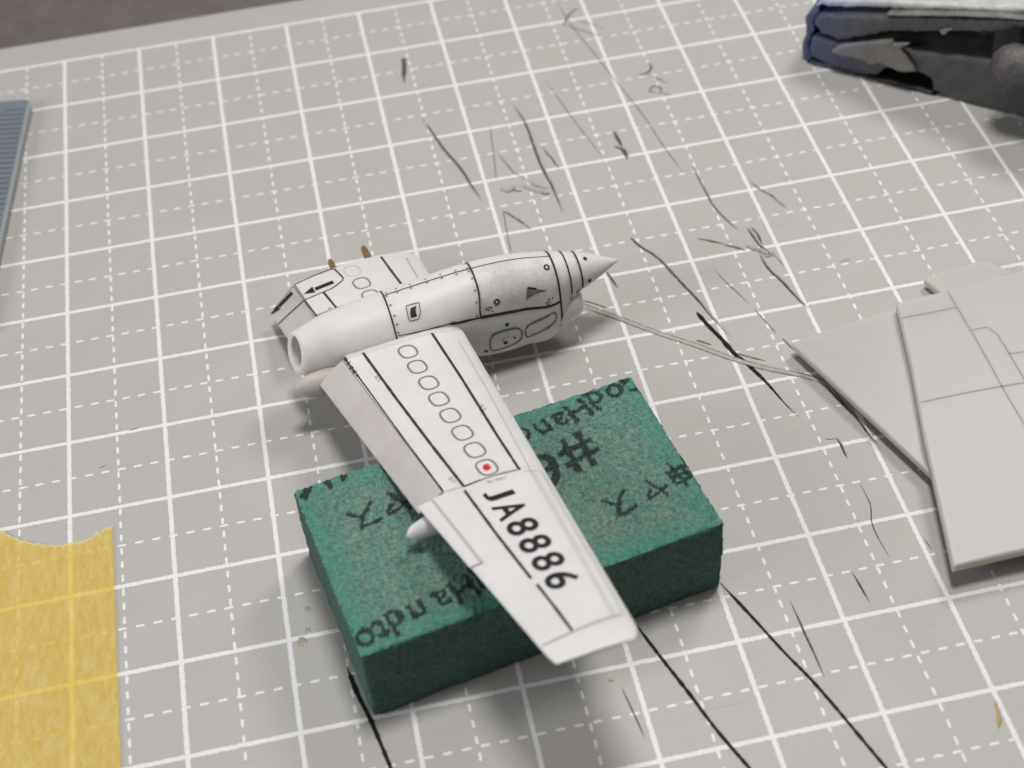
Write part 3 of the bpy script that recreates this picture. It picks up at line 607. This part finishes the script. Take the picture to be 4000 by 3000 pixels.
# flap-track fairings: a bullet with brown shade in its colour under the inner end, a white one under the outer end
def bullet(name, tip, tail, w, h, m):
    tip = np.array(tip, float); tail = np.array(tail, float); ax = tail - tip; V = []; n = 20; L = np.linalg.norm(ax); u = np.cross(ax, (0, 0, 1.)); u /= np.linalg.norm(u); v = np.cross(u, ax / L)
    xs = np.linspace(0.004, 1, 16)
    for x in xs:
        r = math.sqrt(max(0, 1 - (1 - min(x / .50, 1)) ** 2.2))
        for k in range(n):
            a = 2 * math.pi * k / n; V.append(tip + ax * x + u * (w * r * math.cos(a)) + v * (h * r * math.sin(a)))
    F = grid_faces(len(xs), n, True) + [list(range(n))[::-1], list(range((len(xs) - 1) * n, len(xs) * n))]
    return part(name, to_world(np.array(V)), F, m, smooth=True, sharp=60)
bullet('flap_fairing', (-1.535, .28, -.165), (-.80, .25, -.20), .115, .150, 'fairing'); bullet('flap_fairing', (-1.015, 2.99, -.20), (-.45, 2.99, -.10), .082, .105, 'white')
# pins at the inner end
def pin(c, n0, L, r):
    P0 = np.array([c, -1.30, n0]); V = []; n = 14; L += .08
    for x, rr in [(0, 1), (.7 * L, .95), (.88 * L, .85), (.96 * L, .6), (L, .2)]:
        for k in range(n):
            a = 2 * math.pi * k / n; V.append(P0 + np.array([rr * r * math.cos(a), -x, rr * r * math.sin(a)]))
    part('locating_pin', to_world(np.array(V)), grid_faces(5, n, True) + [list(range(4 * n, 5 * n))], 'peg', smooth=True, sharp=50)
pin(-.690, .03, .45, .040); pin(-.280, .03, .56, .044)
# nacelle skin
def nacelle():
    xs = np.linspace(-1.32, 1.70, 90); n = 56; th = np.linspace(0, 2 * np.pi, n, endpoint=False); V = []
    for x in xs:
        P = nac_pt(np.full(n, x), th)
        if x < -1.0:                                              # the jet pipe end is cut off obliquely
            f = np.clip((-1.0 - x) / .32, 0, 1) ** 1.3; P[:, 0] += f * (.21 * (P[:, 1] + .03) + .24 * (P[:, 2] - .059) - .022)
        V += P.tolist()
    # rolled lip and bore
    R = np.array(V[:n]); cen = R.mean(0); lipc = cen + np.array([.0, .022, .05])
    ring = []
    for sc_, dx in [(.95, -.036), (.85, -.060), (.74, -.062), (.635, -.034), (.60, .03), (.57, .25), (.52, .62)]:
        f = min(1, (1 - sc_) / .365); ring.append(cen * (1 - f) * (1 - sc_) + lipc * f * (1 - sc_) + R * sc_ + (lipc - cen) * f * sc_ * .7 + np.array([dx, 0, 0]))
    return np.array(V), n, len(xs), ring
NV, nn_, nx_, rings = nacelle()
NL = np.vstack(rings[3::-1] + [NV]); nl_ = nx_ + 4
nac = part('nacelle', to_world(NL), grid_faces(nl_, nn_, True) + [list(range((nl_ - 1) * nn_, nl_ * nn_))], 'nacelle', smooth=True, sharp=75)
BV = np.vstack(rings[3:]); part('exhaust_pipe', to_world(BV), [f[::-1] for f in grid_faces(4, nn_, True)] + [list(range(3 * nn_, 4 * nn_))], 'shade_in', parent=nac, smooth=True, sharp=80)
# spinner
def spinner():
    xs = np.r_[np.linspace(1.704, 2.10, 16), 2.135, 2.158, 2.170]; n = 44; V = []
    for x in xs:
        t = (x - 1.70) / .47; r = .207 * (1 - .80 * t - .10 * t * t) * 1.0 + .018 * math.sin(math.pi * min(t, 1)); r = .207 * max(0, (1 - t ** 1.22)) ** .93 + .0
        if x > 2.12: r = {2.135: .026, 2.158: .017, 2.170: .004}[round(float(x), 3)]
        nc = .044 - .010 * t
        V += [(x, -.2 + r * math.cos(a), nc + r * math.sin(a)) for a in np.linspace(0, 2 * np.pi, n, endpoint=False)]
    return to_world(nac_shift(*np.array(V).T)), grid_faces(len(xs), n, True) + [list(range(n))[::-1], list(range((len(xs) - 1) * n, len(xs) * n))], xs
V, F, _ = spinner(); spin = part('spinner', V, F, 'white', parent=nac, smooth=True, sharp=50)
def ssurf(off):
    def f(x, t):
        x = np.asarray(x, float); q = (x - 1.70) / .47; r = .207 * np.clip(1 - np.clip(q, 0, 1) ** 1.22, 0, 1) ** .93 + off
        return to_world(nac_shift(x, -.2 + r * np.cos(t), .044 - .010 * q + r * np.sin(t)))
    return f
# chin intake below the spinner
def chin():
    st = [(1.28, -.30, .235, .25), (1.45, -.285, .23, .225), (1.58, -.27, .215, .20), (1.65, -.265, .195, .175), (1.685, -.262, .17, .148), (1.69, -.262, .135, .11), (1.655, -.262, .115, .09), (1.5, -.262, .10, .075)]; n = 36; V = []
    for x, nc, w, h in st:
        for a in np.linspace(0, 2 * np.pi, n, endpoint=False):
            co, si = math.cos(a), math.sin(a); V.append((x, -.2 + w * np.sign(co) * abs(co) ** .8, nc + h * np.sign(si) * abs(si) ** .8))
    return to_world(nac_shift(*np.array(V).T)), grid_faces(len(st), n, True) + [list(range(n))[::-1], list(range((len(st) - 1) * n, len(st) * n))]
part('air_intake', *chin(), 'nacelle', parent=nac, smooth=True, sharp=50)
# fillet where the wing meets the outboard side of the nacelle
def fillet():
    V = []; m = 9; xs = np.r_[np.linspace(-.955, .20, 30), .23, .25, .262]; ths = np.linspace(-.6, 1.2, 400)
    for i, x in enumerate(xs):
        P = nac_pt(np.full(400, x), ths); P = P[np.argsort(P[:, 2])]; up = float(wing_up(min(x, c_le(.4) - .004), .40)[0]); g = .022 * min(1, (len(xs) - 1 - i) / 3 + .15)
        A = P[np.argmin(np.abs(P[:, 2] - (up + g)))].copy(); A[1] -= .006; A[0] = x; sj = A[1] + g * 3.2; B = np.array([x, sj, up + .0012]); Cc = np.array([x, A[1] + g * .25, up + .006])
        for j in range(m):
            t = j / (m - 1); V.append(A * (1 - t) ** 2 + Cc * 2 * t * (1 - t) + B * t * t)
    return to_world(np.array(V)), grid_faces(len(xs), m)
part('wing_fillet', *fillet(), 'nacelle', smooth=True)
# stained cowling panel, a hair proud of the skin
def cowl():
    xs = np.linspace(.572, 1.404, 14); V = []
    for x in xs:
        lo = np.interp(x, [.525, 1.395], [-.06, -.175]); hi = np.interp(x, [.575, 1.43], [1.40, 1.37]); V.append(nac_pt(np.full(16, x), np.linspace(lo, hi, 16), .0025))
    return to_world(np.vstack(V)), [f[::-1] for f in grid_faces(14, 16)]
part('cowling_panel', *cowl(), 'cowl', parent=nac, smooth=True)

# --- lines and marks on the wing
WLINE = [([(-.783, .28), (-.651, 1.271), (-.528, 2.121), (-.411, 2.876)], .027, 'line'), ([(-.42, 2.93), (-.324, 3.644), (-.226, 4.271)], .025, 'line'), ([(-.205, 4.355), (-.155, 4.672), (-.114, 4.975)], .025, 'line'),
         ([(-.058, .28), (.011, 1.261), (.067, 2.322), (.106, 2.898)], .027, 'line'), ([(-.413, 2.878), (-.25, 2.875)], .020, 'line'), ([(-.25, 2.875), (-.185, 2.874), (.085, 2.893)], .018, 'line_soft'), ([(-.595, 2.842), (-.493, 2.853), (-.414, 2.88)], .010, 'line_pale'),
         ([(-.954, .38), (-.855, 1.048), (-.738, 1.875), (-.607, 2.736), (-.594, 2.836)], .014, 'line'), ([(.170, .60), (.195, 1.461), (.198, 2.515), (.195, 2.988)], .008, 'line_pale'), ([(-.376, 5.003), (-.059, 4.985), (.135, 4.975), (.30, 4.968)], .010, 'line_soft'),
         ([(-.177, -1.339), (-.145, -1.01), (-.100, -.60)], .026, 'line'), ([(-.912, -.985), (-.846, -.593)], .024, 'line'), ([(.083, -1.242), (.098, -.70)], .007, 'line_soft'),
         ([(-.706, 2.89), (-.535, 3.865)], .022, 'line_pale'), ([(-.524, 3.878), (-.645, 3.878)], .009, 'line_soft'), ([(-1.128, -.968), (-1.10, -.78), (-1.066, -.57)], .018, 'line')]
for P, w, m in WLINE: part('panel_line', *ribbon(P, w, wsurf(.0022), jitter=.07), m, parent=wing)
# rough, blotted paint along the inner end of the hinge
part('panel_line', *ribbon([(-.962, .32), (-.948, .45), (-.925, .60), (-.90, .74)], .026, wsurf(.003), step=.02, jitter=.45), 'line', parent=wing)
for c, s in ((-1.098, -.70), (-1.105, -.66), (-1.085, -.64), (-1.10, -.62), (-.925, .42), (-.93, .50)):
    part('paint_speck', *ruled([(c - .008, s - .010), (c - .006, s + .008)], [(c + .008, s - .006), (c + .007, s + .010)], wsurf(.003), 1), 'line_soft', parent=wing)
# walkway outline and arrow on the inner wing
box = [(-1.168, -1.345), (-.949, -1.366), (-.709, -1.373), (-.649, -1.09), (-.802, -.99), (-1.122, -.974)]
part('walkway_outline', *ribbon(box, .018, wsurf(.0028), jitter=.06), 'line', parent=wing)
part('hinge_gap', *ribbon([(-1.172, -1.345), (-1.124, -.975)], .020, wsurf(.0026)), 'line_soft', parent=wing)
def arrow(surf, tail1, tail2, n1, n2, h1, h2, tip, parent):
    V1, F1 = ruled([tail1, n1], [tail2, n2], surf, 4); b = len(V1); V2 = surf(np.array([h1[0], tip[0], h2[0]]), np.array([h1[1], tip[1], h2[1]]))
    part('arrow_mark', np.vstack([V1, V2]), F1 + [[b, b + 1, b + 2]], 'ink', parent=parent)
arrow(wsurf(.004), (-.781, -1.139), (-.765, -1.073), (-.982, -1.130), (-.979, -1.063), (-.999, -1.165), (-.993, -1.033), (-1.114, -1.088), wing)
fs = fsurf(FI)
arrow(fs, (.052, .158), (.149, .143), (.024, .677), (.105, .675), (-.015, .70), (.140, .69), (.040, 1.0), flap_i)
part('panel_line', *ribbon([(.479, .02), (.365, .98)], .020, fs, scale=(.78, .41)), 'line', parent=flap_i); part('panel_line', *ribbon([(.004, .01), (.008, .98)], .012, fs, scale=(.78, .41)), 'line_soft', parent=flap_i)
# fuel panel ovals
OV = [(-.355, .608), (-.334, .910), (-.300, 1.226), (-.278, 1.529), (-.248, 1.834), (-.215, 2.144), (-.182, 2.445), (-.152, 2.735)]
for c, s in OV: part('oval_outline', *ribbon(superoval(c, s, .083, .112, 2.7, 44, .13), .019, wsurf(.0024), closed=True, step=.02), 'line_soft', parent=wing)
part('red_dot', *ruled(superoval(-.152, 2.735, .036, .046, 2, 16), np.tile([(-.152, 2.735)], (16, 1)), wsurf(.0035), 1), 'red', parent=wing)
for c, s, m, w in ((-.497, -.900, 'line_soft', .018), (-.462, -.605, 'line_soft', .018), (-.535, -1.198, 'line_pale', .008)): part('oval_outline', *ribbon(superoval(c, s, .083, .112, 2.7, 44, .13), w, wsurf(.0024), closed=True, step=.02), m, parent=wing)
# leading edge strips
part('leading_edge_strip', *ribbon([(.205, 2.99), (.222, 3.6), (.232, 4.3), (.240, 4.955)], .036, wsurf(.0022)), 'boot', parent=wing); part('leading_edge_strip', *ribbon([(.292, 2.95), (.305, 3.6), (.318, 4.3), (.325, 4.955)], .026, wsurf(.0022)), 'boot', parent=wing)
part('panel_line', *ribbon([(.14, 2.93), (.22, 2.945), (.30, 2.955)], .008, wsurf(.003)), 'line_pale', parent=wing)
# registration lettering
for ch, s in (('J', 3.135), ('A', 3.385), ('8', 3.640), ('8', 3.893), ('8', 4.147), ('6', 4.400)):
    V, F = glyph(ch, .016); lo, hi = V.min(0), V.max(0); wd = .138 if ch == 'J' else (.225 if ch == 'A' else .190); hgt = .252
    x = (V[:, 0] - (lo[0] + hi[0]) / 2) / (hi[0] - lo[0]) * wd; y = V[:, 1] / .69 * hgt if lo[1] > -.05 else (V[:, 1] - lo[1]) / (hi[1] - lo[1]) * hgt
    cb = -.294 + .122 * (s - 3.07)
    part('registration_letter', wsurf(.0055)(cb + y + .122 * x, s + x), F, 'ink', parent=ow)
# small unreadable stencils, as dashes
def stencil(surf, c, s, dc, ds, n, parent, m='ink_grey', scale=1.):
    for i in range(n):
        for j in range(2):
            if (i * 7 + j * 3) % 5 == 4: continue
            a = c + (i - n / 2) * dc + (j - .5) * (-ds) * 1.0; b = s + (i - n / 2) * ds + (j - .5) * dc * 1.0; w = .0065 * scale
            part('stencil_mark', *ruled([(a - w, b - w * .7), (a - w, b + w * .8)], [(a + w, b - w * .8), (a + w * .7, b + w)], surf, 1), m, parent=parent)
stencil(wsurf(.003), -.735, .880, .004, .021, 5, wing); stencil(wsurf(.003), .071, 1.854, .003, .021, 5, wing); stencil(wsurf(.003), -.478, 2.745, .004, .020, 5, wing); stencil(wsurf(.003), -.105, 2.945, .021, .002, 9, wing); stencil(wsurf(.003), -.908, -.618, .004, .020, 3, wing)
# --- lines and marks on the nacelle
def ring(x, t0, t1, w, m='line', off=.0035):
    part('panel_line', *ribbon([(x, t) for t in np.linspace(t0, t1, 30)], w, nsurf(off), scale=NSC, step=.025, jitter=.06), m, parent=nac)
ring(-.383, .16, 2.6, .017); ring(.560, .70, 2.6, .019)
part('panel_line', *ribbon([(.562, .75), (.552, .45), (.538, .185), (.525, -.07)], .018, nsurf(.0035), scale=NSC, step=.03), 'line', parent=nac)
ring(1.418, -1.0, 2.5, .022); ring(1.562, -.30, 2.5, .018); ring(1.698, -.60, 2.5, .019)
part('panel_line', *ribbon([(1.562, -.30), (1.55, -.42), (1.556, -.6), (1.558, -.9)], .012, nsurf(.0035), scale=NSC), 'line_soft', parent=nac)
part('panel_line', *ribbon([(-.37, 1.563), (.04, 1.514), (.40, 1.455), (.555, 1.42), (.98, 1.408), (1.18, 1.405), (1.41, 1.379)], .013, nsurf(.0038), scale=NSC), 'line', parent=nac)
part('panel_line', *ribbon([(-.365, .278), (-.105, .142), (.285, -.033), (.525, -.067)], .011, nsurf(.0038), scale=NSC, jitter=.25), 'line', parent=nac); part('panel_line', *ribbon([(.525, -.067), (.94, -.122), (1.405, -.184)], .013, nsurf(.0045), scale=NSC), 'line', parent=nac)
def dot(surf, x, t, r, m, name, n=12, sc=NSC, parent=None):
    a = np.linspace(0, 2 * np.pi, n, endpoint=False); c0, cx, ct = (surf(np.array([x + dx]), np.array([t + dt]))[0] for dx, dt in ((0, 0), (.004, 0), (0, .01)))
    e1 = (cx - c0) / np.linalg.norm(cx - c0); e2 = ct - c0 - e1 * np.dot(ct - c0, e1); e2 /= np.linalg.norm(e2); cm = surf(np.array([x]), np.array([t - .01]))[0]; up = np.cross(e1, e2); ctr = c0 + np.sign(np.dot(up, c0 - (ct + cm) / 2) or 1) * up * (r * r * 1.2)
    V = np.vstack([ctr + e1 * (r * math.cos(q)) + e2 * (r * math.sin(q)) for q in a] + [ctr])
    part(name, V, [[i, (i + 1) % n, n] for i in range(n)], m, parent=parent or nac)
RV = [(-.345, 1.662), (-.355, 1.49), (-.235, 1.686), (-.24, 1.471), (-.085, 1.649), (-.09, 1.459), (.085, 1.643), (.085, 1.446), (.245, 1.606), (.245, 1.416), (.405, 1.54), (.398, 1.36), (-.35, 1.127), (-.345, .801), (-.345, .567), (-.355, .345), (.53, 1.496), (.53, 1.323), (.53, 1.828), (.535, 1.028), (.525, .641), (.51, .284), (.485, -.036)]
for x, t in RV: dot(nsurf(.0042), x, t, .0125, 'line_soft', 'rivet', 8)
for x, t in ((1.335, .887), (.72, .087)):
    dot(nsurf(.0052), x, t, .034, 'ink', 'filler_cap', 18); dot(nsurf(.0064), x, t, .014, 'white', 'filler_cap', 12)
for x, t, r in ((.795, -.276, .024), (.76, -.664, .024), (.865, -.602, .015), (.54, -.811, .022)): dot(nsurf(.005), x, t, r, 'ink', 'drain_hole', 10)
part('triangular_scoop', *ruled([(1.065, .284), (1.17, .17), (1.275, .05)], [(1.04, -.024), (1.15, .01), (1.272, .045)], nsurf(.005), 3), 'ink_grey', parent=nac)
part('scoop_mouth', *ribbon([(1.075, .285), (1.165, .185)], .022, nsurf(.006), scale=NSC), 'ink', parent=nac)
for P in ([(.59, -.522), (.61, -.43), (.65, -.385), (.76, -.372), (.875, -.385), (.925, -.43), (.95, -.51), (.95, -.62), (.93, -.72), (.885, -.79), (.76, -.85), (.645, -.873), (.605, -.85), (.592, -.756), (.588, -.64)], [(.99, -.53), (1.0, -.467), (1.035, -.415), (1.17, -.35), (1.29, -.302), (1.335, -.31), (1.35, -.37), (1.348, -.46), (1.335, -.51), (1.27, -.56), (1.15, -.645), (1.03, -.725), (1.0, -.715), (.99, -.63)]):
    part('access_door', *ribbon(P, .015, nsurf(.004), scale=NSC, closed=True, step=.02, jitter=.2), 'ink_grey', parent=nac)
part('window_frame', *ribbon([(-.205, .948), (-.13, .930), (-.06, .905), (-.075, .78), (-.08, .653), (-.115, .493), (-.21, .518), (-.217, .62), (-.213, .739), (-.208, .85)], .011, nsurf(.004), scale=NSC, closed=True, step=.02), 'ink_grey', parent=nac)
part('window_patch', *ruled([(-.165, .85), (-.182, .745), (-.188, .66), (-.19, .591)], [(-.100, .845), (-.122, .75), (-.126, .66), (-.125, .579)], nsurf(.0045), 3), 'ink', parent=nac)
stencil(nsurf(.004), 1.30, -.085, .020, .02, 4, nac, 'ink', 1.5); stencil(nsurf(.004), .645, -.018, .020, -.01, 4, nac, 'ink', 1.3); stencil(nsurf(.004), .765, -.54, .016, .012, 5, nac)
SSC = (1, .16)
dot(ssurf(.004), 1.79, 1.12, .024, 'ink', 'spinner_hole', 12, SSC, spin); dot(ssurf(.004), 1.785, -.30, .024, 'ink', 'spinner_hole', 12, SSC, spin)
part('drain_hole', *ribbon([(1.615, -.52), (1.665, -.42)], .028, nsurf(.005), scale=NSC), 'ink', parent=nac)
